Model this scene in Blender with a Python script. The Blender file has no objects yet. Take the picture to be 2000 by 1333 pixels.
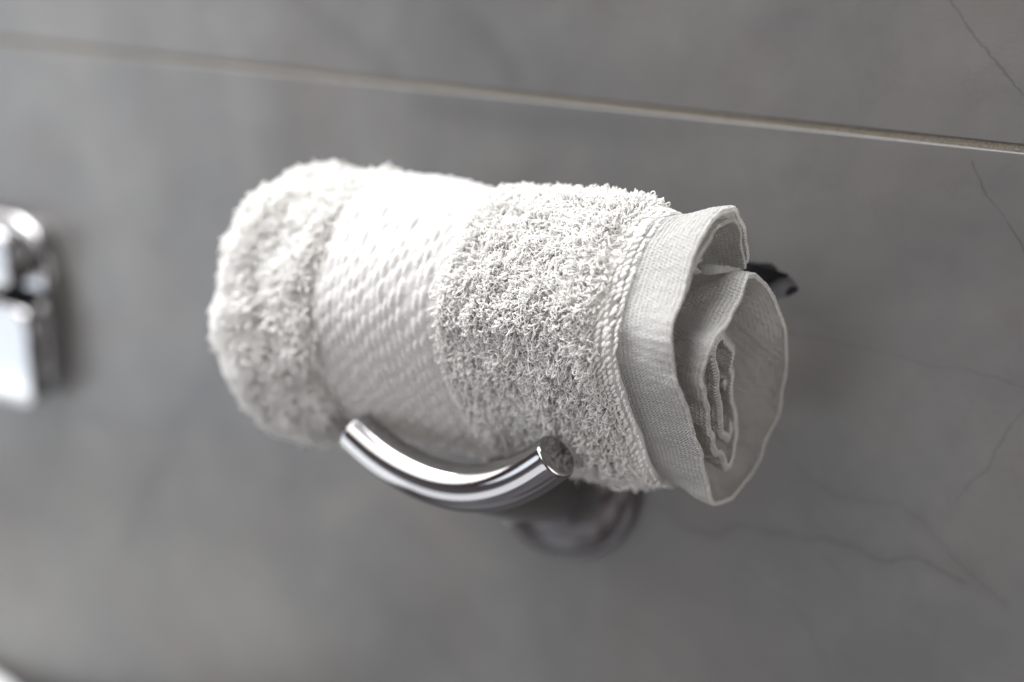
import bpy, math, random
import numpy as np
from mathutils import Vector, Matrix
rng = np.random.default_rng(7)
random.seed(3)
S = bpy.context.scene
COL = S.collection

# ------------------------------------------------------------------ camera, world, lamps, exposure
cam = bpy.data.cameras.new('camera')
cam.sensor_width = 36; cam.lens = 36 * 2778 / 2000
cam.clip_start = .01; cam.clip_end = 50
cam.dof.use_dof = True; cam.dof.focus_distance = .462; cam.dof.aperture_fstop = 2.8
camo = bpy.data.objects.new('camera', cam); COL.objects.link(camo)
CR = Vector((.83292, .55237, .03355)); CU = Vector((-.1793, .21202, .96068)); CF = Vector((-.52354, .80618, -.27564))
m = Matrix((CR, CU, -CF)).transposed().to_4x4(); m.translation = (.18586, -.48695, .13261)
camo.matrix_world = m
S.camera = camo

W = bpy.data.worlds.new('World'); S.world = W; W.use_nodes = True
nt = W.node_tree; nt.nodes.clear()
wo = nt.nodes.new('ShaderNodeOutputWorld'); bg = nt.nodes.new('ShaderNodeBackground')
tc = nt.nodes.new('ShaderNodeTexCoord'); nz = nt.nodes.new('ShaderNodeTexNoise'); nz.inputs['Scale'].default_value = 1.7
rp = nt.nodes.new('ShaderNodeValToRGB')
rp.color_ramp.elements[0].position = .38; rp.color_ramp.elements[0].color = (.026, .014, .013, 1)
rp.color_ramp.elements[1].position = .62; rp.color_ramp.elements[1].color = (.15, .15, .16, 1)
nt.links.new(tc.outputs['Generated'], nz.inputs['Vector']); nt.links.new(nz.outputs['Fac'], rp.inputs['Fac'])
nt.links.new(rp.outputs['Color'], bg.inputs['Color']); nt.links.new(bg.outputs[0], wo.inputs['Surface'])
bg.inputs['Strength'].default_value = 1.9

def area(name, loc, target, sx, sy, power, color):
    l = bpy.data.lights.new(name, 'AREA'); l.shape = 'RECTANGLE'; l.size = sx; l.size_y = sy
    l.energy = power; l.color = color
    o = bpy.data.objects.new(name, l); COL.objects.link(o); o.location = loc
    o.rotation_euler = (Vector(target) - Vector(loc)).to_track_quat('-Z', 'Y').to_euler()
    return o
area('window_lamp', (-.55, -.22, .98), (-.10, -.06, 0), .75, 1.0, 31, (.97, .99, 1))
area('low_window_lamp', (-1.5, -.80, -.40), (-.3, 0, -.08), 1.0, 1.2, 7.5, (.84, .92, 1))
area('front_fill_lamp', (-1.0, -1.0, 1.0), (-.1, -.06, 0), 2.4, 1.1, 27, (1, .97, .95))  # unseen fill, added for the towel's front and the arm's upper reflection
area('low_fill_lamp', (-.9, -1.0, -.75), (-.1, -.06, 0), 1.9, .6, 5, (.93, .96, 1))  # added from below: lower streak on the chrome arm, fill under the towel
area('coil_fill_lamp', (1.15, -.42, .12), (0, -.06, 0), .9, .9, 6, (1, .965, .92))  # added at the right to brighten the inside of the rolled end

S.render.engine = 'CYCLES'
S.view_settings.view_transform = 'Standard'; S.view_settings.look = 'None'
S.view_settings.exposure = .12; S.view_settings.gamma = 1
S.view_settings.use_curve_mapping = False
S.cycles.max_bounces = 12; S.cycles.diffuse_bounces = 8; S.cycles.transmission_bounces = 8

# ------------------------------------------------------------------ helpers
def link(name, me, mat, parent=None, smooth=True):
    o = bpy.data.objects.new(name, me); COL.objects.link(o)
    if mat: me.materials.append(mat)
    if smooth: me.polygons.foreach_set('use_smooth', [True] * len(me.polygons))
    if parent: o.parent = parent
    return o
def empty(name, label, cat):
    o = bpy.data.objects.new(name, None); COL.objects.link(o); o.empty_display_size = .02
    o['label'] = label; o['category'] = cat
    return o
def mesh_np(name, V, Q):
    """V (n,3), Q (m,k) all faces the same size"""
    me = bpy.data.meshes.new(name)
    V = np.ascontiguousarray(V, dtype=np.float32); Q = np.ascontiguousarray(Q, dtype=np.int32)
    k = Q.shape[1]
    me.vertices.add(len(V)); me.vertices.foreach_set('co', V.ravel())
    me.loops.add(Q.size); me.loops.foreach_set('vertex_index', Q.ravel())
    me.polygons.add(len(Q)); me.polygons.foreach_set('loop_start', np.arange(0, Q.size, k, dtype=np.int32))
    me.update(calc_edges=True); me.validate()
    return me
def grid_faces(nu, nv, wrap=False, off=0):
    i = np.arange(nu - 1)[:, None]; j = np.arange(nv if wrap else nv - 1)[None, :]
    j2 = (j + 1) % nv
    return np.stack([i * nv + j, i * nv + j2, (i + 1) * nv + j2, (i + 1) * nv + j], -1).reshape(-1, 4) + off
def set_uv(me, uv):
    l = me.uv_layers.new(name='UVMap')
    idx = np.empty(len(me.loops), dtype=np.int32); me.loops.foreach_get('vertex_index', idx)
    l.data.foreach_set('uv', np.ascontiguousarray(uv[idx], dtype=np.float32).ravel())
def hsh(i, j, k):
    n = (i * 374761393 + j * 668265263 + k * 2147483647 + 12345) & 0xffffffff
    n = ((n ^ (n >> 13)) * 1274126177) & 0xffffffff
    return ((n ^ (n >> 16)) & 0xffff) / 32767.5 - 1
def noise(P, s):
    P = np.asarray(P, float) * s; I = np.floor(P).astype(np.int64); f = P - I; f = f * f * (3 - 2 * f)
    r = 0
    for a in (0, 1):
        for b in (0, 1):
            for c in (0, 1):
                w = (f[..., 0] if a else 1 - f[..., 0]) * (f[..., 1] if b else 1 - f[..., 1]) * (f[..., 2] if c else 1 - f[..., 2])
                r = r + w * hsh(I[..., 0] + a, I[..., 1] + b, I[..., 2] + c)
    return r
def catmull(P, n):
    P = np.array(P, float); P = np.vstack([2 * P[0] - P[1], P, 2 * P[-1] - P[-2]])
    out = []
    for i in range(1, len(P) - 2):
        for t in np.linspace(0, 1, 12, endpoint=False):
            a, b, c, d = P[i - 1:i + 3]
            out.append(.5 * (2 * b + (c - a) * t + (2 * a - 5 * b + 4 * c - d) * t * t + (3 * b - a - 3 * c + d) * t ** 3))
    out.append(P[-2]); out = np.array(out)
    L = np.r_[0, np.cumsum(np.linalg.norm(np.diff(out, axis=0), axis=1))]
    s = np.linspace(0, L[-1], n)
    return np.stack([np.interp(s, L, out[:, k]) for k in range(out.shape[1])], 1), s
def sstep(a, b, x): t = np.clip((x - a) / (b - a), 0, 1); return t * t * (3 - 2 * t)

# ------------------------------------------------------------------ materials
def mat(name, color=(.8, .8, .8), rough=.5, metal=0, **kw):
    M = bpy.data.materials.new(name); M.use_nodes = True
    b = M.node_tree.nodes['Principled BSDF']
    b.inputs['Base Color'].default_value = (*color, 1); b.inputs['Roughness'].default_value = rough
    b.inputs['Metallic'].default_value = metal
    for k, v in kw.items(): b.inputs[k.replace('_', ' ')].default_value = v
    return M, M.node_tree, b
# terry cotton
M_terry, t, b = mat('white_cotton_loops', (.985, .98, .965), .85)
b.inputs['Sheen Weight'].default_value = .25; b.inputs['Sheen Roughness'].default_value = .4
n = t.nodes.new('ShaderNodeTexNoise'); n.inputs['Scale'].default_value = 900; n.inputs['Detail'].default_value = 2
bp = t.nodes.new('ShaderNodeBump'); bp.inputs['Strength'].default_value = .15; bp.inputs['Distance'].default_value = .0002
tcn = t.nodes.new('ShaderNodeTexCoord'); t.links.new(tcn.outputs['Object'], n.inputs['Vector'])
t.links.new(n.outputs['Fac'], bp.inputs['Height']); t.links.new(bp.outputs[0], b.inputs['Normal'])
def let_light_through(M, fac, color):
    # thin cotton passes some light
    t = M.node_tree; b = t.nodes['Principled BSDF']; o = t.nodes['Material Output']
    tr = t.nodes.new('ShaderNodeBsdfTranslucent'); tr.inputs['Color'].default_value = (*color, 1)
    mx = t.nodes.new('ShaderNodeMixShader'); mx.inputs[0].default_value = fac
    t.links.new(b.outputs[0], mx.inputs[1]); t.links.new(tr.outputs[0], mx.inputs[2]); t.links.new(mx.outputs[0], o.inputs['Surface'])
let_light_through(M_terry, .45, (.99, .98, .965))

def weave_mat(name, color, pu, ps, strength, dist, twill=0.0):
    """woven cloth: threads crossing at right angles, UV in metres (u along the roll, v along the wrap)"""
    M, t, b = mat(name, color, .8)
    b.inputs['Sheen Weight'].default_value = .2
    N = t.nodes.new; L = t.links.new
    uv = N('ShaderNodeUVMap'); uv.uv_map = 'UVMap'
    nd = N('ShaderNodeTexNoise'); nd.inputs['Scale'].default_value = 260; nd.inputs['Detail'].default_value = 3
    L(uv.outputs[0], nd.inputs['Vector'])
    sub = N('ShaderNodeVectorMath'); sub.operation = 'SUBTRACT'; sub.inputs[1].default_value = (.5, .5, .5); L(nd.outputs['Color'], sub.inputs[0])
    ma = N('ShaderNodeVectorMath'); ma.operation = 'MULTIPLY_ADD'; ma.inputs[1].default_value = (.0007,) * 3
    L(sub.outputs[0], ma.inputs[0]); L(uv.outputs[0], ma.inputs[2])
    sx = N('ShaderNodeSeparateXYZ'); L(ma.outputs[0], sx.inputs[0])
    def sine(src, period, extra=None):
        mm = N('ShaderNodeMath'); mm.operation = 'MULTIPLY'; mm.inputs[1].default_value = 2 * math.pi / period; L(src, mm.inputs[0])
        last = mm.outputs[0]
        if extra is not None:
            ad = N('ShaderNodeMath'); ad.operation = 'ADD'; L(last, ad.inputs[0]); L(extra, ad.inputs[1]); last = ad.outputs[0]
        sn = N('ShaderNodeMath'); sn.operation = 'SINE'; L(last, sn.inputs[0]); return sn.outputs[0], mm.outputs[0]
    a, phu = sine(sx.outputs[0], pu)
    if twill:
        tw = N('ShaderNodeMath'); tw.operation = 'MULTIPLY'; tw.inputs[1].default_value = twill; L(phu, tw.inputs[0])
        c, _ = sine(sx.outputs[1], ps, tw.outputs[0])
    else: c, _ = sine(sx.outputs[1], ps)
    mu = N('ShaderNodeMath'); mu.operation = 'MULTIPLY'; L(a, mu.inputs[0]); L(c, mu.inputs[1])
    h = N('ShaderNodeMath'); h.operation = 'MULTIPLY_ADD'; h.inputs[1].default_value = .55; L(c, h.inputs[0]); L(mu.outputs[0], h.inputs[2])
    n2 = N('ShaderNodeTexNoise'); n2.inputs['Scale'].default_value = 120; n2.inputs['Detail'].default_value = 6; L(uv.outputs[0], n2.inputs['Vector'])
    h2 = N('ShaderNodeMath'); h2.operation = 'MULTIPLY_ADD'; h2.inputs[1].default_value = 2.6; L(n2.outputs['Fac'], h2.inputs[0]); L(h.outputs[0], h2.inputs[2])
    bp = N('ShaderNodeBump'); bp.inputs['Strength'].default_value = strength; bp.inputs['Distance'].default_value = dist
    L(h2.outputs[0], bp.inputs['Height']); L(bp.outputs[0], b.inputs['Normal'])
    return M
M_hem = weave_mat('white_hem_weave', (.955, .945, .915), .0016, .0012, 1.0, .0008, .5)
M_band = weave_mat('white_band_weave', (.71, .70, .69), .0022, .0007, .5, .00018)

let_light_through(M_hem, .34, (.99, .975, .94)); let_light_through(M_band, .3, (.93, .9, .85))

M_chrome, t, b = mat('polished_chrome', (.44, .435, .44), .07, 1)
n = t.nodes.new('ShaderNodeTexNoise'); n.inputs['Scale'].default_value = 60; n.inputs['Detail'].default_value = 5
r_ = t.nodes.new('ShaderNodeMapRange'); r_.inputs['From Min'].default_value = .35; r_.inputs['From Max'].default_value = .7; r_.inputs['To Min'].default_value = .05; r_.inputs['To Max'].default_value = .12
t.links.new(n.outputs['Fac'], r_.inputs['Value']); t.links.new(r_.outputs[0], b.inputs['Roughness'])

DARK = [[(0.0358, 0.1193), (0.0486, 0.105), (0.0574, 0.0957), (0.0707, 0.0826)], [(0.0526, 0.0631), (0.0583, 0.0547), (0.0663, 0.0453), (0.0775, 0.0302)], [(-0.0093, -0.0076), (0.0088, -0.0066), (0.0246, -0.008), (0.0436, -0.0087), (0.0637, -0.0104), (0.0831, -0.012)], [(-0.0168, -0.04), (-0.0052, -0.052), (0.0063, -0.0628), (0.021, -0.0674), (0.0422, -0.063), (0.0587, -0.0747), (0.0671, -0.0825), (0.0829, -0.0919)], [(-0.0651, -0.086), (-0.0433, -0.096), (-0.0329, -0.0968), (-0.0211, -0.091), (-0.0104, -0.0879), (0.0045, -0.0879), (0.0207, -0.0843), (0.031, -0.0865), (0.0391, -0.088), (0.0502, -0.0832), (0.058, -0.085), (0.0678, -0.0883)], [(-0.0199, -0.1052), (-0.0017, -0.1131), (0.012, -0.1222), (0.0219, -0.1367)], [(0.082, -0.0168), (0.075, -0.0296), (0.0714, -0.0438), (0.0604, -0.0573)], [(0.0309, -0.1045), (0.022, -0.0975), (0.0132, -0.0915)]]
DSTR = [.42, .42, .34, .32, .55, .2, .28, .25]
DWID = [.0007, .0006, .0005, .0011, .0010, .0012, .001, .0009]
SOFT = [[(-0.2561, 0.1051), (-0.2323, 0.091), (-0.215, 0.0823), (-0.1965, 0.0717)], [(-0.161, 0.0995), (-0.1479, 0.0901), (-0.1348, 0.0767)], [(-0.4162, -0.1262), (-0.3407, -0.124), (-0.3064, -0.0863)], [(-0.1812, 0.0622), (-0.152, 0.0596), (-0.1242, 0.0592), (-0.0862, 0.0609), (-0.0573, 0.0615)], [(-0.3025, -0.0749), (-0.3534, -0.1498), (-0.3756, -0.1942)]]
LIGHT = [[(-0.2989, 0.0915), (-0.2896, 0.0759), (-0.2869, 0.055), (-0.2795, 0.0247)], [(-0.233, -0.1415), (-0.1957, -0.1112), (-0.1542, -0.1333)], [(-0.3978, 0.0631), (-0.3906, 0.0303), (-0.3778, -0.0075)]]

def tile_material():
    M, t, b = mat('grey_marble_tile', (.3, .3, .3), .32)
    N = t.nodes.new; L = t.links.new
    def math_(op, a, c=None, d=None, clamp=False):
        n = N('ShaderNodeMath'); n.operation = op; n.use_clamp = clamp
        for i, v in enumerate((a, c, d)):
            if v is None: continue
            if isinstance(v, (int, float)): n.inputs[i].default_value = v
            else: L(v, n.inputs[i])
        return n.outputs[0]
    def vm(op, a, c=None):
        n = N('ShaderNodeVectorMath'); n.operation = op
        for i, v in enumerate((a, c)):
            if v is None: continue
            if isinstance(v, tuple): n.inputs[i].default_value = v
            else: L(v, n.inputs[i])
        return n
    tc = N('ShaderNodeTexCoord'); P = tc.outputs['Object']
    def nz(scale, detail, rough=.55, src=P):
        n = N('ShaderNodeTexNoise'); n.inputs['Scale'].default_value = scale; n.inputs['Detail'].default_value = detail
        n.inputs['Roughness'].default_value = rough; L(src, n.inputs['Vector']); return n
    wob = vm('SUBTRACT', nz(75, 4).outputs['Color'], (.5, .5, .5)).outputs[0]
    wob = vm('MULTIPLY', wob, (.007, 0, .007)).outputs[0]
    Pw = vm('ADD', P, wob).outputs[0]
    Pw = vm('MULTIPLY', Pw, (1, 0, 1)).outputs[0]
    def seg(a, c):
        pa = vm('SUBTRACT', Pw, (a[0], 0, a[1])).outputs[0]
        ba = (c[0] - a[0], 0, c[1] - a[1]); l2 = ba[0] ** 2 + ba[2] ** 2
        dt = vm('DOT_PRODUCT', pa, tuple(x / l2 for x in ba)).outputs['Value']
        h = math_('ADD', dt, 0.0, clamp=True)
        n = N('ShaderNodeVectorMath'); n.operation = 'SCALE'; n.inputs[0].default_value = ba; L(h, n.inputs['Scale'])
        return vm('LENGTH', vm('SUBTRACT', pa, n.outputs[0]).outputs[0]).outputs['Value']
    def line(pl, width, strength):
        d = None
        for a, c in zip(pl, pl[1:]):
            s = seg(a, c); d = s if d is None else math_('MINIMUM', d, s)
        m = N('ShaderNodeMapRange'); m.interpolation_type = 'SMOOTHSTEP'
        m.inputs['From Min'].default_value = 0; m.inputs['From Max'].default_value = width
        m.inputs['To Min'].default_value = strength; m.inputs['To Max'].default_value = 0
        L(d, m.inputs['Value']); return m.outputs[0]
    brk = N('ShaderNodeMapRange'); brk.inputs['From Min'].default_value = .35; brk.inputs['From Max'].default_value = .6
    brk.inputs['To Min'].default_value = .45; L(nz(45, 3).outputs['Fac'], brk.inputs['Value'])
    dark = None
    for pl, w, s in zip(DARK, DWID, DSTR):
        v = line(pl, w, s); dark = v if dark is None else math_('MAXIMUM', dark, v)
    for pl in DARK[3:5]:
        dark = math_('MAXIMUM', dark, line(pl, .006, .10))
    dark = math_('MULTIPLY', dark, brk.outputs[0])
    soft = None
    for pl in SOFT:
        v = line(pl, .010, .2); soft = v if soft is None else math_('MAXIMUM', soft, v)
    lite = None
    for pl in LIGHT:
        v = line(pl, .014, .3); lite = v if lite is None else math_('MAXIMUM', lite, v)
    # clouding and fine far veins
    cl = N('ShaderNodeValToRGB'); L(nz(6.5, 5, .6).outputs['Fac'], cl.inputs['Fac'])
    cl.color_ramp.elements[0].position = .34; cl.color_ramp.elements[0].color = (.094, .0925, .094, 1)
    cl.color_ramp.elements[1].position = .66; cl.color_ramp.elements[1].color = (.144, .140, .134, 1)
    fine = nz(38, 6, .6)
    fr = N('ShaderNodeMapRange'); fr.inputs['From Min'].default_value = .3; fr.inputs['From Max'].default_value = .7
    fr.inputs['To Min'].default_value = .93; fr.inputs['To Max'].default_value = 1.07; L(fine.outputs['Fac'], fr.inputs['Value'])
    fr2 = N('ShaderNodeVectorMath'); fr2.operation = 'SCALE'; L(cl.outputs['Color'], fr2.inputs[0]); L(fr.outputs[0], fr2.inputs['Scale'])
    # faint ridged veins over the whole wall
    rv = nz(9, 7, .6); ab = math_('ABSOLUTE', math_('SUBTRACT', rv.outputs['Fac'], .5))
    mr = N('ShaderNodeMapRange'); mr.inputs['From Max'].default_value = .012; mr.inputs['To Min'].default_value = .08; mr.inputs['To Max'].default_value = 0; L(ab, mr.inputs['Value'])
    # warm patches
    wm = N('ShaderNodeMapRange'); wm.inputs['From Min'].default_value = .52; wm.inputs['From Max'].default_value = .75; wm.inputs['To Max'].default_value = .35
    L(nz(11, 3).outputs['Fac'], wm.inputs['Value'])
    def mix(a, fac, col):
        n = N('ShaderNodeMix'); n.data_type = 'RGBA'; L(fac, n.inputs[0]); L(a, n.inputs[6]); n.inputs[7].default_value = (*col, 1); return n.outputs[2]
    c = fr2.outputs[0]
    c = mix(c, wm.outputs[0], (.115, .088, .074))
    c = mix(c, lite, (.165, .155, .145))
    c = mix(c, soft, (.05, .05, .052))
    c = mix(c, mr.outputs[0], (.042, .042, .045))
    c = mix(c, dark, (.02, .02, .022))
    L(c, b.inputs['Base Color'])
    rr = N('ShaderNodeMapRange'); rr.inputs['To Min'].default_value = .24; rr.inputs['To Max'].default_value = .36; L(nz(14, 4).outputs['Fac'], rr.inputs['Value'])
    L(rr.outputs[0], b.inputs['Roughness'])
    bp = N('ShaderNodeBump'); bp.inputs['Strength'].default_value = .12; bp.inputs['Distance'].default_value = .0004
    L(nz(900, 3).outputs['Fac'], bp.inputs['Height']); L(bp.outputs[0], b.inputs['Normal'])
    return M
M_tile = tile_material()
M_grout, t, b = mat('beige_grout', (.36, .31, .255), .9)
n = t.nodes.new('ShaderNodeTexNoise'); n.inputs['Scale'].default_value = 1500; n.inputs['Detail'].default_value = 3
bp = t.nodes.new('ShaderNodeBump'); bp.inputs['Strength'].default_value = .8; bp.inputs['Distance'].default_value = .0005
r_ = t.nodes.new('ShaderNodeValToRGB'); r_.color_ramp.elements[0].color = (.115, .10, .08, 1); r_.color_ramp.elements[1].color = (.215, .19, .155, 1)
r_.color_ramp.elements[0].position = .35; r_.color_ramp.elements[1].position = .65
tcn = t.nodes.new('ShaderNodeTexCoord'); t.links.new(tcn.outputs['Object'], n.inputs['Vector'])
t.links.new(n.outputs['Fac'], bp.inputs['Height']); t.links.new(bp.outputs[0], b.inputs['Normal'])
t.links.new(n.outputs['Fac'], r_.inputs['Fac']); t.links.new(r_.outputs[0], b.inputs['Base Color'])
M_white, _, _ = mat('white_ceramic', (.78, .79, .79), .12)
def noisy(name, c, amt, rough):
    M, t, b = mat(name, c, rough)
    n = t.nodes.new('ShaderNodeTexNoise'); n.inputs['Scale'].default_value = 500
    bp = t.nodes.new('ShaderNodeBump'); bp.inputs['Strength'].default_value = amt; bp.inputs['Distance'].default_value = .0003
    t.links.new(n.outputs['Fac'], bp.inputs['Height']); t.links.new(bp.outputs[0], b.inputs['Normal']); b.inputs['Specular IOR Level'].default_value = .1; return M
M_black = noisy('black_ribbon', (.006, .006, .007), .3, .75)
M_grey = noisy('dark_grey_ribbon', (.085, .085, .09), .3, .6)

# ------------------------------------------------------------------ the tiled wall
import bmesh
def rounded_slab(bm, x0, x1, z0, z1, yf, yb, r, seg=3):
    """slab whose front face is at y=yf with edges rounded by r; back at yb (toward +y)"""
    prof = [(0, yb)] + [(r - r * math.cos(a), yf + r - r * math.sin(a)) for a in [math.pi / 2 * k / seg for k in range(seg + 1)]]
    rings = []
    for ins, y in prof:
        rings.append([bm.verts.new(p) for p in ((x0 + ins, y, z0 + ins), (x1 - ins, y, z0 + ins), (x1 - ins, y, z1 - ins), (x0 + ins, y, z1 - ins))])
    for a, c in zip(rings, rings[1:]):
        for i in range(4):
            bm.faces.new((a[i], a[(i + 1) % 4], c[(i + 1) % 4], c[i]))
    bm.faces.new(rings[-1])
GZ, GW = .0695, .0027        # height of the level joint, half its width below
bm = bmesh.new()
h = GW / 2
rows = [(-.55, .0, .535), (.0, .0, 0)]
VX = -.62
# lower row of tiles, joint at x = VX; upper row shifted by half a tile
for xa, xb in ((VX - .9, VX - .0009), (VX + .0009, VX + .8985), (VX + .9015, VX + 1.8)):
    rounded_slab(bm, xa, xb, -.53, GZ - h, 0, .008, .0005)
for xa, xb in ((VX - .12 - .9, VX - .1215), (VX - .1185, VX + .7785), (VX + .7815, VX + 1.5)):
    rounded_slab(bm, xa, xb, GZ + h, GZ + .6, .0004, .0084, .0005)
for xa, xb in ((VX - .12 - .9, VX - .1215), (VX - .1185, VX + .7785), (VX + .7815, VX + 1.5)):
    rounded_slab(bm, xa, xb, -1.13, -.533, 0, .008, .0005)
bmesh.ops.recalc_face_normals(bm, faces=bm.faces)
me = bpy.data.meshes.new('wall'); bm.to_mesh(me); bm.free()
wall = link('wall', me, M_tile, smooth=False); wall['kind'] = 'structure'
bm = bmesh.new()
n = 2
vs = [bm.verts.new(p) for p in ((-1.8, .0012, -1.2), (1.4, .0012, -1.2), (1.4, .0012, .7), (-1.8, .0012, .7))]
bm.faces.new(vs)
vb = [bm.verts.new((v.co.x, .012, v.co.z)) for v in vs]; bm.faces.new(vb[::-1])
for i in range(4): bm.faces.new((vs[i], vb[i], vb[(i + 1) % 4], vs[(i + 1) % 4]))
bmesh.ops.recalc_face_normals(bm, faces=bm.faces)
me = bpy.data.meshes.new('grout'); bm.to_mesh(me); bm.free()
link('grout', me, M_grout, wall, smooth=False)

# ------------------------------------------------------------------ the rolled towel
SPIRAL = [(-0.0524, 0.014), (-0.0558, 0.0235), (-0.059, 0.0318), (-0.0629, 0.0418), (-0.067, 0.0468), (-0.0719, 0.0502), (-0.0795, 0.0503), (-0.0859, 0.0484), (-0.0912, 0.0453), (-0.0963, 0.0414), (-0.1003, 0.0359), (-0.1030, 0.0305), (-0.109, 0.0248), (-0.1126, 0.0217), (-0.1117, 0.0129), (-0.1078, 0.0022), (-0.0983, -0.01), (-0.0901, -0.0214), (-0.0813, -0.0342), (-0.0756, -0.0432), (-0.0722, -0.0523), (-0.0558, -0.055), (-0.0473, -0.0531), (-0.0362, -0.0493), (-0.0314, -0.0429), (-0.0256, -0.0369), (-0.0212, -0.0294), (-0.0193, -0.0207), (-0.0187, -0.0105), (-0.0228, -0.0), (-0.031, 0.0107), (-0.0394, 0.017), (-0.0451, 0.0239), (-0.0503, 0.0246), (-0.057, 0.0232), (-0.061, 0.0206), (-0.0662, 0.0162), (-0.0706, 0.0126), (-0.0754, 0.0117), (-0.0805, 0.0097), (-0.0837, 0.0063), (-0.0866, 0.0031), (-0.0873, -0.0037), (-0.0841, -0.0124), (-0.0785, -0.021), (-0.0719, -0.03), (-0.0642, -0.0378), (-0.0541, -0.0389), (-0.0461, -0.0317), (-0.0421, -0.0215), (-0.0426, -0.0101), (-0.0476, 0.0003), (-0.0542, 0.0063), (-0.0624, 0.0063), (-0.0687, 0.0015), (-0.0709, -0.0087), (-0.0664, -0.0206), (-0.0589, -0.0263), (-0.053, -0.0224), (-0.053, -0.0131), (-0.0578, -0.0056)]
CY = -.068
COIL = [(-.028, .0125, -.016), (-.038, .0195, -.013), (-.0475, .0257, -.009), (-.0540, .0297, -.004), (-0.059, 0.0318, 0), (-0.0629, 0.0418, 0), (-0.067, 0.0468, 0), (-0.0719, 0.0502, 0), (-0.0795, 0.0503, 0), (-0.0859, 0.0484, 0), (-0.0912, 0.0453, 0), (-0.0963, 0.0414, 0), (-0.1003, 0.0359, 0), (-0.1043, 0.03, 0), (-0.109, 0.0248, 0), (-0.1123, 0.0195, 0), (-0.1119, 0.0122, 0), (-0.1078, 0.0022, 0), (-0.0983, -0.01, 0), (-0.0901, -0.0214, 0), (-0.0813, -0.0342, 0), (-0.0756, -0.0432, 0), (-0.0706, -0.0523, 0), (-0.0558, -0.055, 0), (-0.0473, -0.0531, 0), (-0.0386, -0.0483, 0.001), (-0.0364, -0.0396, 0.002), (-0.033, -0.0341, 0.003), (-0.0312, -0.0259, 0.004), (-0.0319, -0.0166, 0.005), (-0.0343, -0.0058, 0.006), (-0.0408, 0.0051, 0.007), (-0.0506, 0.0159, 0.008), (-0.0603, 0.0232, 0.009), (-0.0688, 0.0294, 0.01), (-0.0757, 0.0309, 0.0105), (-0.0825, 0.0297, 0.011), (-0.0862, 0.0272, 0.011), (-0.0911, 0.0231, 0.011), (-0.0953, 0.0197, 0.011), (-0.099, 0.0179, 0.011), (-0.1016, 0.0158, 0.01), (-0.1032, 0.0124, 0.009), (-0.1038, 0.0087, 0.008), (-0.1002, 0.0007, 0.006), (-0.0935, -0.0091, 0.004), (-0.0849, -0.0188, 0.002), (-0.077, -0.0283, 0.001), (-0.0683, -0.0375, 0), (-0.0597, -0.0401, 0), (-0.0552, -0.033, 0), (-0.0565, -0.0214, 0), (-0.0615, -0.0074, 0), (-0.0695, 0.0027, 0.001), (-0.0778, 0.007, 0.002), (-0.0816, 0.0048, 0.002), (-0.0791, -0.0047, 0.001), (-0.0733, -0.017, 0), (-0.0663, -0.0273, -0.001), (-0.0588, -0.0305, -0.002), (-0.0573, -0.02, -0.003), (-0.0621, -0.0087, -0.003)]
# outline of the roll seen end-on: largest radius of the spiral per angle, smoothed
sp, ss = catmull(SPIRAL, 700)
ang = np.arctan2(sp[:, 1] + .003, sp[:, 0] - CY); rad = np.hypot(sp[:, 1] + .003, sp[:, 0] - CY)
PH = np.linspace(-math.pi, math.pi, 361)
RH = np.array([rad[np.abs((ang - p + math.pi) % (2 * math.pi) - math.pi) < .09].max() for p in PH])
def smooth(a, k):
    a = a[:-1]
    w = np.exp(-.5 * (np.arange(-3 * k, 3 * k + 1) / k) ** 2); w /= w.sum()
    a = np.convolve(np.r_[a[-3 * k:], a, a[:3 * k]], w, 'same')[3 * k:-3 * k]; return np.r_[a, a[0]]
RH = smooth(RH, 14)
# a plain oval with the same half axes
OV = .0465 * .0515 / np.sqrt((.0515 * np.cos(PH)) ** 2 + (.0465 * np.sin(PH)) ** 2)
XT = [-.236, -.20, -.165, -.150, -.1435, -.139, -.12, -.095, -.087, -.060, -.036, -.026, -.021, .0]
KT = [.97, .98, .99, .99, .955, .975, .99, .985, .955, .975, .985, .960, .945, .95]
ZT = [-.0130, -.0130, -.0125, -.0105, -.008, -.007, -.0065, -.0065, -.005, -.0035, -.0030, -.003, -.003, -.003]
XL, RC = -.2035, .030
def body(x, ph):
    """point of the roll's cloth surface; x along the roll, ph angle round it"""
    k = np.interp(x, XT, KT); z0 = np.interp(x, XT, ZT)
    w = sstep(-.20, -.03, x) * .9
    r = (np.interp(ph, PH, RH) * w + np.interp(ph, PH, OV) * (1 - w)) * k
    tcap = np.clip((XL + RC - x) / RC, 0, 1)
    r = r * np.maximum(1e-4, 1 - tcap ** 2.6) ** (1 / 2.1)
    return np.stack([x + 0 * ph, CY + r * np.cos(ph), z0 + r * np.sin(ph)], -1)
def wrap(a): return (a + math.pi) % (2 * math.pi) - math.pi
def body_n(x, ph):
    e = 2e-4
    a = body(x + e, ph) - body(x - e, ph); c = body(x, wrap(ph + .01)) - body(x, wrap(ph - .01))
    n = np.cross(c, a); n /= np.linalg.norm(n, axis=-1, keepdims=True) + 1e-12
    a /= np.linalg.norm(a, axis=-1, keepdims=True) + 1e-12
    return n, a, np.cross(n, a)
def lump(P): return (.0013 + .0012 * sstep(-.14, -.15, P[..., 0])) * noise(P, 75) + (.0010 + .0006 * sstep(-.14, -.15, P[..., 0])) * noise(P + 5, 150)

towel = empty('rolled_towel', 'white rolled terry hand towel resting across the chrome hook on the tiled wall', 'towel')

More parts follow.
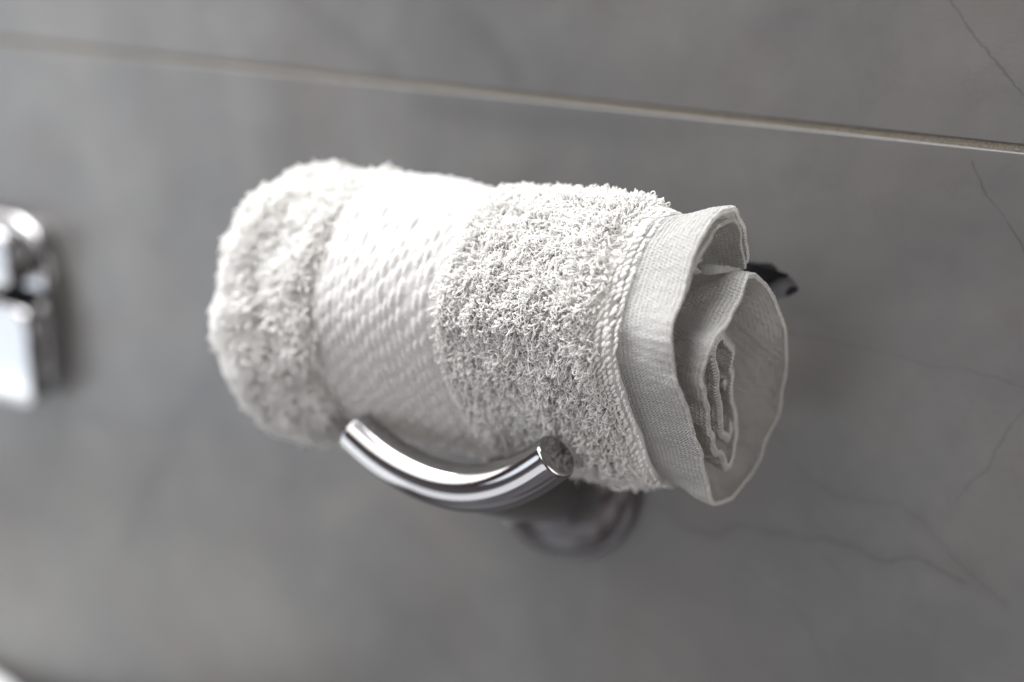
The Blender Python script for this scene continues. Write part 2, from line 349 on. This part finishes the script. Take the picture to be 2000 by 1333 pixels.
def loops_mesh(P, nrm, t1, t2, hgt, wid, rad_, lean, seg=9, sides=3):
    """P (n,3): little arches of yarn standing on the cloth; returns V, Q"""
    n = len(P)
    al = rng.uniform(0, 2 * math.pi, n)
    a = t1 * np.cos(al)[:, None] + t2 * np.sin(al)[:, None]
    tau = np.linspace(-.25, math.pi + .25, seg)
    c = np.cos(tau)[None, :, None]; s = np.sin(tau)[None, :, None]
    tw = rng.uniform(-.6, .6, n)[:, None, None] * c
    C = P[:, None, :] + a[:, None, :] * (wid[:, None, None] * c) + nrm[:, None, :] * (hgt[:, None, None] * s) \
        + lean[:, None, :] * np.clip(s, 0, 1) + np.cross(nrm, a)[:, None, :] * tw * wid[:, None, None] * s
    T = np.gradient(C, axis=1); T /= np.linalg.norm(T, axis=-1, keepdims=True) + 1e-12
    B = np.cross(T, np.cross(a, nrm)[:, None, :] + .01); B /= np.linalg.norm(B, axis=-1, keepdims=True) + 1e-12
    D = np.cross(T, B)
    q = np.arange(sides) / sides * 2 * math.pi
    thick = rad_[:, None, None, None] * (1 + .12 * np.cos(np.arange(seg) * 2.6))[None, :, None, None]
    V = C[:, :, None, :] + thick * (B[:, :, None, :] * np.cos(q)[None, None, :, None] + D[:, :, None, :] * np.sin(q)[None, None, :, None])
    V = V.reshape(-1, 3)
    F = grid_faces(seg, sides, True)
    Q = (F[None] + (np.arange(n) * seg * sides)[:, None, None]).reshape(-1, 4)
    return V, Q

def terry(name, x0, x1, cap, dens):
    # the cloth the loops stand on
    nx = int((x1 - x0) / .0012) + 2; nph = 300
    X = np.linspace(x0, x1 + (0 if cap else .0052), nx)
    if cap: X = XL + (x1 - XL) * np.linspace(0, 1, nx) ** 1.7
    ph = wrap(np.arange(nph) / nph * 2 * math.pi)
    G = body(X[:, None] + 0 * ph[None], ph[None] + 0 * X[:, None])
    N_, _, _ = body_n(X[:, None] + 1e-9 + 0 * ph[None], ph[None] + 0 * X[:, None])
    G = G + N_ * ((lump(G) + .0006 * noise(G, 500)) * (1 if cap else 1 - .9 * sstep(-.028, -.025, G[..., 0])))[..., None]
    if not cap: G = G - N_ * (.0028 * sstep(-.0240, -.0215, G[..., 0]))[..., None]
    V = G.reshape(-1, 3); Q = grid_faces(nx, nph, True)
    # loops
    A = (x1 - x0) * .31
    n = int(A * dens * 1e6)
    x = rng.uniform(x0 + .0008, x1 - .0008, n)
    if cap:  # spread evenly over the rounded end as well
        m_ = int(n * .9); x = np.r_[x, XL + RC * rng.uniform(0, 1, m_) ** 2.2 * .9]
        n = len(x)
    p = rng.uniform(-math.pi, math.pi, n)
    if cap:
        k = np.interp(x, XT, KT); tc_ = np.clip((XL + RC - x) / RC, 0, 1); f = np.maximum(1e-4, 1 - tc_ ** 2.6) ** (1 / 2.1)
        keep = rng.uniform(0, 1, n) < np.clip(f * 1.1, .05, 1); x = x[keep]; p = p[keep]; n = len(x)
    P = body(x, p); nr, t1, t2 = body_n(x, p)
    P = P + nr * lump(P)[:, None]
    c1 = noise(P + 3, 210); c2 = noise(P + 9, 210); c3 = noise(P + 1, 95)
    lean = (t1 * (.65 * c1 + rng.normal(0, .5, n))[:, None] + t2 * (.65 * c2 - .2 + rng.normal(0, .5, n))[:, None]) * (.0040 if cap else .0033)
    hgt = (.0034 if cap else .0029) * (1 + .3 * c3 + .6 * noise(P + 7, 260) + rng.normal(0, .22, n)).clip(.25, 2.1)
    edge = np.minimum(x1 - x, (x - x0) if not cap else 1)
    hgt *= np.clip(.55 + edge / .006, .55, 1)
    wid = rng.uniform(.0005, .0016, n); rd = rng.uniform(.00019, .00028, n)
    LV, LQ = loops_mesh(P, nr, t1, t2, hgt, wid, rd, lean)
    V2 = np.vstack([V, LV]); Q2 = np.vstack([Q, LQ + len(V)])
    o = link(name, mesh_np(name, V2, Q2), M_terry, towel)
    return o
a = terry('terry_section', XL, -.1435, True, 1.0)
a['label'] = 'fluffy left end of the towel'
a = terry('terry_section', -.0895, -.0265, False, 1.1)
a['label'] = 'fluffy terry strip between woven band and hem'

# woven band with staggered slubs
nx, nph = 150, 820
X = np.linspace(-.1445, -.0875, nx); p = wrap(np.arange(nph) / nph * 2 * math.pi)
XX = X[:, None] + 0 * p[None]; PP = p[None] + 0 * X[:, None]
G = body(XX, PP); N_, _, _ = body_n(XX, PP)
perim = np.linspace(0, .31, nph, endpoint=False)[None] + 0 * XX
jx = XX + .0006 * noise(G, 160) + .0003 * noise(G, 400); js = perim + .0018 * noise(G + 2, 130)
col = jx / .0029; ci = np.floor(col); cf = col - ci
Ls = .31 / 38
ph_ = js / Ls + ci * .36 + .12 * hsh(ci.astype(int), 0 * ci.astype(int), 5)
si = np.floor(ph_); sf = ph_ - si
amp = .75 + .35 * hsh(ci.astype(int), si.astype(int) % 38, 3)
slub = np.sin(math.pi * cf) ** 1.2 * np.clip(np.sin(math.pi * sf), 0, 1) ** 1.2 * amp
border = sstep(-.0885, -.092, -XX * -1) if False else np.clip((XX + .1445) / .004, 0, 1) * np.clip((-.0885 - XX) / .004, 0, 1)
rib = .00022 * np.sin(XX / .0009 * 2 * math.pi + 3 * sf)
disp = .0010 + border * (slub * .00115 + .00012 * noise(G, 1100) + rib * (1 - .5 * slub)) + .0012 * noise(G, 45)
# sinks under the pile at its two edges
disp -= .0022 * (1 - sstep(-.1445, -.1425, XX)) + .0022 * sstep(-.0895, -.0878, XX)
G = G + N_ * disp[..., None]
o = link('woven_band', mesh_np('woven_band', G.reshape(-1, 3), grid_faces(nx, nph, True)), M_band, towel)
set_uv(o.data, np.stack([XX.ravel(), perim.ravel()], 1))
o['label'] = 'smooth woven border band round the towel'

# chain stitches: rows of small beads of yarn
def beads(rows_, name, r0):
    ico = []
    us = np.linspace(0, 2 * math.pi, 8, endpoint=False)
    VV = []; QQ = []
    prof = np.linspace(-1, 1, 6)
    rr = np.sqrt(np.clip(1 - prof ** 2, .02, 1))
    off = 0
    for (x0, step, tilt, lift, wd) in rows_:
        nb = int(.295 / step); pb = wrap(np.arange(nb) / nb * 2 * math.pi + rng.uniform(0, 1))
        pb = wrap(pb + rng.normal(0, .006, nb))
        xb = x0 + rng.normal(0, .0003, nb) + .0009 * np.interp(pb, PH, np.sin(PH * 3))
        Pb = body(xb, pb); nb_, t1_, t2_ = body_n(xb, pb)
        Pb = Pb + nb_ * lift
        d = t2_ * math.cos(tilt) + t1_ * math.sin(tilt); s_ = np.cross(nb_, d)
        L_ = step * .66 * rng.uniform(.7, 1.2, nb)
        R_ = wd * rng.uniform(.6, 1.2, nb)
        V = Pb[:, None, None] + d[:, None, None] * (prof[None, :, None, None] * L_[:, None, None, None]) + \
            R_[:, None, None, None] * rr[None, :, None, None] * (nb_[:, None, None] * np.cos(us)[None, None, :, None] + s_[:, None, None] * np.sin(us)[None, None, :, None])
        V = V.reshape(-1, 3); F = grid_faces(6, 8, True)
        QQ.append((F[None] + (np.arange(nb) * 48)[:, None, None]).reshape(-1, 4) + off); VV.append(V); off += len(V)
    return link(name, mesh_np(name, np.vstack(VV), np.vstack(QQ)), M_terry, towel)
beads([(-.0268, .0023, .55, .0010, .0006), (-.0249, .0021, .5, .0011, .00055), (-.0230, .0024, .6, .0011, .0006), (-.0205, .0021, .45, .0009, .00045)], 'stitching', 0)['label'] = 'rows of raised chain stitches along the hem'
beads([(-.1425, .0026, .3, .0012, .0006)], 'stitching', 0)
beads([(-.0890, .0021, .4, .0016, .0006), (-.0872, .0023, -.3, .0020, .0006)], 'stitching', 0)

# the hem: one long strip of cloth rolled up, thin, with a folded rounded edge
def strip(path2, ns, u_in, thick, shift, name, flare=0.0):
    pth, s = catmull(path2, ns)
    for _ in range(22 if ns > 1000 else 4):
        pth[1:-1] = pth[1:-1] * .5 + (pth[:-2] + pth[2:]) * .25
    T = np.gradient(pth[:, :2], axis=0); T /= np.linalg.norm(T, axis=1, keepdims=True)
    Nn = np.stack([T[:, 1], -T[:, 0]], 1)            # to the outside of the coil
    # section: outside from deep inside to the edge, round the edge, back along the inside
    uo = np.r_[-u_in * (np.linspace(1, 0, 130 if ns > 1000 else 46) ** 1.0)]; th = np.linspace(math.pi / 2, -math.pi / 2, 9)
    bead = 1.18
    sec = [(u, thick / 2 * (1 + .18 * math.exp(-((u + .002) / .0015) ** 2)), 0) for u in uo[:-1] - thick * .5]
    sec += [(-thick * .5 + math.cos(a_) * thick / 2, math.sin(a_) * thick / 2 * bead, 0) for a_ in th]
    sec += [(u, -thick / 2, 0) for u in (uo[:-1] - thick * .5)[::-1]]
    sec = np.array(sec)
    u = sec[:, 0][None, :] + 0 * s[:, None]; off = sec[:, 1][None, :] * (1 + (.9 * sstep(.36, .46, s) if len(s) > 300 else 0 * s))[:, None]
    sc = 1 - .035 * sstep(0, .020, -u) - .02 * sstep(.018, .024, -u) - .06 * sstep(.031, .040, -u)
    ps = pth.copy()
    for _ in range(2000 if ns > 1000 else 300): ps[1:-1] = ps[1:-1] * .5 + (ps[:-2] + ps[2:]) * .25
    wd = .9 * sstep(.001, .020, -u)
    py = pth[:, 0][:, None] * (1 - wd) + ps[:, 0][:, None] * wd; pz = pth[:, 1][:, None] * (1 - wd) + ps[:, 1][:, None] * wd
    Yb = CY + (py - CY) * sc; Zb = -.003 + (pz + .003) * sc
    xo = pth[:, 2][:, None] if pth.shape[1] > 2 else 0
    V = np.stack([u + shift + xo, Yb + Nn[:, 0][:, None] * off, Zb + Nn[:, 1][:, None] * off], -1)
    # soft creases, and an edge that wavers
    wv = .0009 * np.sin(s / .021 + 1)[:, None] * sstep(-.03, 0, u)
    V[..., 0] += wv + .0005 * noise(np.stack([s * 0, s, s * 0], -1), 120)[:, None] * sstep(-.01, 0, u)
    cr = .0006 * noise(np.stack([u * .45 + 3, s[:, None] + 0 * u, 0 * u], -1), 85) + .00035 * noise(np.stack([u * .6, s[:, None] + 0 * u + 1, 0 * u], -1), 210)
    cr = cr * sstep(-.026, -.008, u) * 1.3
    cr = cr * (1 + 1.6 * sstep(.30, .40, s) * (len(s) > 300))[:, None]
    cr = cr + .00010 * np.sin(s / .0034 * 2 * math.pi + 6 * np.sin(s * 40))[:, None] * sstep(-.024, -.004, u) + .00012 * np.sin(u / .0017 * 2 * math.pi + 1.5 * np.sin(s * 300)[:, None]) * np.sin(s[:, None] / .0015 * 2 * math.pi + u * 900) + .00008 * noise(np.stack([u, s[:, None] + 0 * u, 0 * u], -1), 900)
    V[..., 1] += Nn[:, 0][:, None] * cr; V[..., 2] += Nn[:, 1][:, None] * cr
    o = link(name, mesh_np(name, V.reshape(-1, 3), grid_faces(len(s), sec.shape[0])), M_hem, towel)
    set_uv(o.data, np.stack([u.ravel() + off.ravel() * .3, (s[:, None] + 0 * u).ravel()], 1))
    return o
strip(COIL, 1500, .060, .0015, .0, 'hem')['label'] = 'flat woven hem coiled into an open spiral'
# the turn of cloth that hugs the inside of the outer one at the top
inner = [(p[0] + (CY - p[0]) * .055 + .0, p[1] - .0022 - .03 * (p[1])) for p in SPIRAL[2:18]]
inner = [(p[0] + .0015 * min(1, i / 6), p[1]) for i, p in enumerate(inner)]
strip(inner, 160, .058, .0012, -.0014, 'inner_layer')

# packed cloth deep inside the roll
nr_, nq = 60, 240
q = wrap(np.arange(nq) / nq * 2 * math.pi); f = np.linspace(.01, .78, nr_)
rr_ = np.interp(q, PH, RH)[None] * f[:, None]
Yc = CY + rr_ * np.cos(q)[None]; Zc = -.003 + rr_ * np.sin(q)[None]
Pc = np.stack([0 * Yc, Yc, Zc], -1)
Xc = -.019 + .003 * noise(Pc, 90) + .0022 * noise(Pc + 3, 260) + .0015 * np.sin(rr_ / .0042 * 2 * math.pi + q[None] + 2 * noise(Pc, 60))
o = link('packed_core', mesh_np('packed_core', np.stack([Xc, Yc, Zc], -1).reshape(-1, 3), grid_faces(nr_, nq, True)), M_terry, towel)

# care label behind the hem
LABEL_BLACK = [(-0.0179, 0.0213), (-0.0153, 0.0215), (-0.0144, 0.0209), (-0.0137, 0.0215), (-0.0084, 0.0222), (-0.0059, 0.0212), (-0.0052, 0.0202), (-0.0009, 0.0194), (-0.0012, 0.0186), (-0.005, 0.0173), (-0.0079, 0.0150), (-0.0119, 0.0120), (-0.0169, 0.0095), (-0.0204, 0.0119)]
LABEL_GREY = [(-0.0129, 0.0146), (-0.0050, 0.0176), (-0.0008, 0.0187), (0.0009, 0.0167), (0.0029, 0.0144), (0.0022, 0.0132), (-0.0014, 0.0107), (-0.0039, 0.0097), (-0.0076, 0.0105), (-.0129, .0095)]
MARK = [(-0.0026, 0.0147), (-0.0016, 0.0158), (0.0008, 0.0163), (0.0013, 0.0154), (0.0024, 0.0143), (0.0017, 0.0134), (-0.0004, 0.0119), (-0.0014, 0.0115), (-0.0005, 0.0132), (-0.0014, 0.0141)]
def flag(poly, y, th, name, mt, parent):
    bm = bmesh.new()
    cv = lambda x, z: y + 6 * (x + .008) ** 2 * 1.2 + .0006 * math.sin(z * 900)
    f = [bm.verts.new((x, cv(x, z) - th / 2, z)) for x, z in poly]; g = [bm.verts.new((x, cv(x, z) + th / 2, z)) for x, z in poly]
    bm.faces.new(f); bm.faces.new(g[::-1])
    for i in range(len(f)):
        j = (i + 1) % len(f); bm.faces.new((f[i], g[i], g[j], f[j]))
    bmesh.ops.triangulate(bm, faces=bm.faces); bmesh.ops.subdivide_edges(bm, edges=bm.edges, cuts=2, use_grid_fill=True)
    bmesh.ops.recalc_face_normals(bm, faces=bm.faces)
    me = bpy.data.meshes.new(name); bm.to_mesh(me); bm.free()
    return link(name, me, mt, parent, smooth=False)
lb = flag(LABEL_BLACK, -.0205, .0004, 'care_label', M_black, towel); lb['label'] = 'black fabric label sticking out behind the hem'
flag(LABEL_GREY, -.0196, .0004, 'label_lining', M_grey, lb)
flag(MARK, -.0200, .0002, 'printed_mark', M_black, lb)

# ------------------------------------------------------------------ chrome towel hook
hook = empty('towel_hook', 'chrome hook with a crescent arm on a round wall flange, under the rolled towel', 'hook')
def tube(path, rads, name, parent, mt, ns=60, sides=40, flat=1.0, capr=.0012):
    pth, s = catmull([tuple(p) + (r,) for p, r in zip(path, rads)], ns)
    for _ in range(120): pth[1:-1] = pth[1:-1] * .5 + (pth[:-2] + pth[2:]) * .25
    C = pth[:, :3]; r = pth[:, 3]
    T = np.gradient(C, axis=0); T /= np.linalg.norm(T, axis=1, keepdims=True)
    up = np.array([0, 1, .2]); B = np.cross(T, up); B /= np.linalg.norm(B, axis=1, keepdims=True); D = np.cross(T, B)
    # rounded ends
    def cap(i, sgn):
        out = []
        for k in range(1, 7):
            a_ = math.pi / 2 * k / 6
            out.append((C[i] + sgn * T[i] * capr * math.sin(a_), B[i], D[i], r[i] - capr * (1 - math.cos(a_))))
        out.append((C[i] + sgn * T[i] * capr * 1.1, B[i], D[i], r[i] * .4)); out.append((C[i] + sgn * T[i] * capr * 1.12, B[i], D[i], 1e-5)); return out
    rows_ = cap(0, -1)[::-1] + [(C[i], B[i], D[i], r[i]) for i in range(len(C))] + cap(-1, 1)
    q = np.arange(sides) / sides * 2 * math.pi
    V = np.concatenate([c[None] + rr * (b_[None] * np.cos(q)[:, None] + d_[None] * flat * np.sin(q)[:, None]) for c, b_, d_, rr in rows_])
    return link(name, mesh_np(name, V, grid_faces(len(rows_), sides, True)), mt, parent)
def lathe_y(prof, cx, cz, tip, name, parent, mt, sides=72):
    """profile of (radius, distance from the wall); the axis bends toward tip=(dx,dz) at distance 1"""
    V = []
    for r, d in prof:
        q = np.arange(sides) / sides * 2 * math.pi
        V.append(np.stack([cx + tip[0] * d + r * np.cos(q), np.full(sides, -d), cz + tip[1] * d + r * np.sin(q)], 1))
    return link(name, mesh_np(name, np.concatenate(V), grid_faces(len(prof), sides, True)), mt, parent)
lathe_y([(.0375, -.0002), (.0375, .003), (.0370, .0045), (.0358, .0052), (.0345, .0052), (.0342, .0054), (.0340, .0062), (.0325, .0085), (.029, .0120), (.0235, .0150), (.017, .0175), (1e-5, .019)], -.102, -.087, (0, 0), 'flange', hook, M_chrome)
lathe_y([(.0270, .010), (.0230, .014), (.0200, .020), (.0182, .030), (.0165, .045), (.0140, .060), (.0112, .074), (.0088, .086), (.0070, .093), (.004, .097), (1e-5, .098)], -.101, -.087, (.20, .27), 'stem', hook, M_chrome)
ARM = [(-0.1327, -0.1, -0.047), (-0.1222, -0.1, -0.0528), (-0.1091, -0.1, -0.0567), (-0.094, -0.1, -0.0586), (-0.0816, -0.1, -0.0576), (-0.0676, -0.1, -0.0529), (-0.0562, -0.1, -0.0458), (-0.0463, -0.1, -0.0369)]
tube(ARM, [.0079, .0081, .0084, .0086, .0087, .0086, .0084, .0081], 'arm', hook, M_chrome, ns=90)

# ------------------------------------------------------------------ chrome fixture at the left edge
fx = empty('wall_mixer', 'chrome mixer plate on the tiles at the left edge, cut off by the frame', 'bathroom fixture')
def rbox(x0, x1, y0, y1, z0, z1, rc, re, name, parent, mt, tilt=0.0, dome=0.0, seg=10):
    """rounded-corner plate: outline in xz with corner radius rc, front edge rounded by re; y1 is the front"""
    out = []
    for cx, cz, a0 in ((x1 - rc, z1 - rc, 0), (x0 + rc, z1 - rc, 90), (x0 + rc, z0 + rc, 180), (x1 - rc, z0 + rc, 270)):
        for k in range(seg + 1):
            a_ = math.radians(a0 + 90 * k / seg); out.append((cx, cz, math.cos(a_), math.sin(a_)))
    rings = []
    prof = [(0, y0)] + [(re * (1 - math.cos(a_)), y1 + re * (1 - math.sin(a_))) for a_ in np.linspace(0, math.pi / 2, 7)]
    mx, mz = (x0 + x1) / 2, (z0 + z1) / 2
    V = []
    for ins, y in prof:
        V += [(cx + (rc - ins) * c_, y + tilt * (cz + (rc - ins) * s_ - z0) * (1 if y < y0 - 1e-6 else 0), cz + (rc - ins) * s_) for cx, cz, c_, s_ in out]
    base = V[-len(out):]
    for f in (.8, .55, .3, .05, .001):
        V += [(mx + (p_[0] - mx) * f, 0, mz + (p_[2] - mz) * f) for p_ in base]
        V[-len(out):] = [(a_[0], y1 - dome * (1 - f * f) + tilt * (a_[2] - z0), a_[2]) for a_ in V[-len(out):]]
    return link(name, mesh_np(name, np.array(V), grid_faces(len(prof) + 5, len(out), True)), mt, parent)
rbox(-.62, -.4165, .0002, -.011, -.124, -.020, .030, .004, 'backplate', fx, M_chrome)
rbox(-.56, -.4275, -.0105, -.026, -.0575, -.025, .014, .0035, 'knob', fx, M_chrome, dome=.0015)
rbox(-.57, -.4200, -.0105, -.0165, -.0645, -.0590, .0015, .001, 'dark_gap_strip', fx, M_black)  # black strip set between knob and lever, standing in for the gap's shade
rbox(-.58, -.4205, -.0105, -.021, -.1235, -.0665, .014, .004, 'lever', fx, M_chrome, dome=.0006)

# ------------------------------------------------------------------ basin edge in the corner
bs = empty('wash_basin', 'pale ceramic basin edge in the lower left corner against the wall', 'basin')
def basin():
    n = 64; q = np.arange(n) / n * 2 * math.pi
    def ring(sx, sy, z):
        c, s_ = np.cos(q), np.sin(q); p_ = 2 / 3.2
        return np.stack([-.60 + sx * np.sign(c) * np.abs(c) ** p_, -.205 + sy * np.sign(s_) * np.abs(s_) ** p_, np.full(n, z + .004)], 1)
    R_ = [(.12, .10, -.47), (.19, .16, -.44), (.245, .195, -.36), (.26, .203, -.325), (.262, .2045, -.318), (.260, .203, -.3135), (.254, .198, -.312), (.236, .18, -.313), (.231, .175, -.3155), (.22, .165, -.34), (.19, .135, -.40), (.11, .07, -.43), (.001, .001, -.432)]
    return link('bowl', mesh_np('bowl', np.concatenate([ring(*r) for r in R_]), grid_faces(len(R_), n, True)), M_white, bs)
basin()
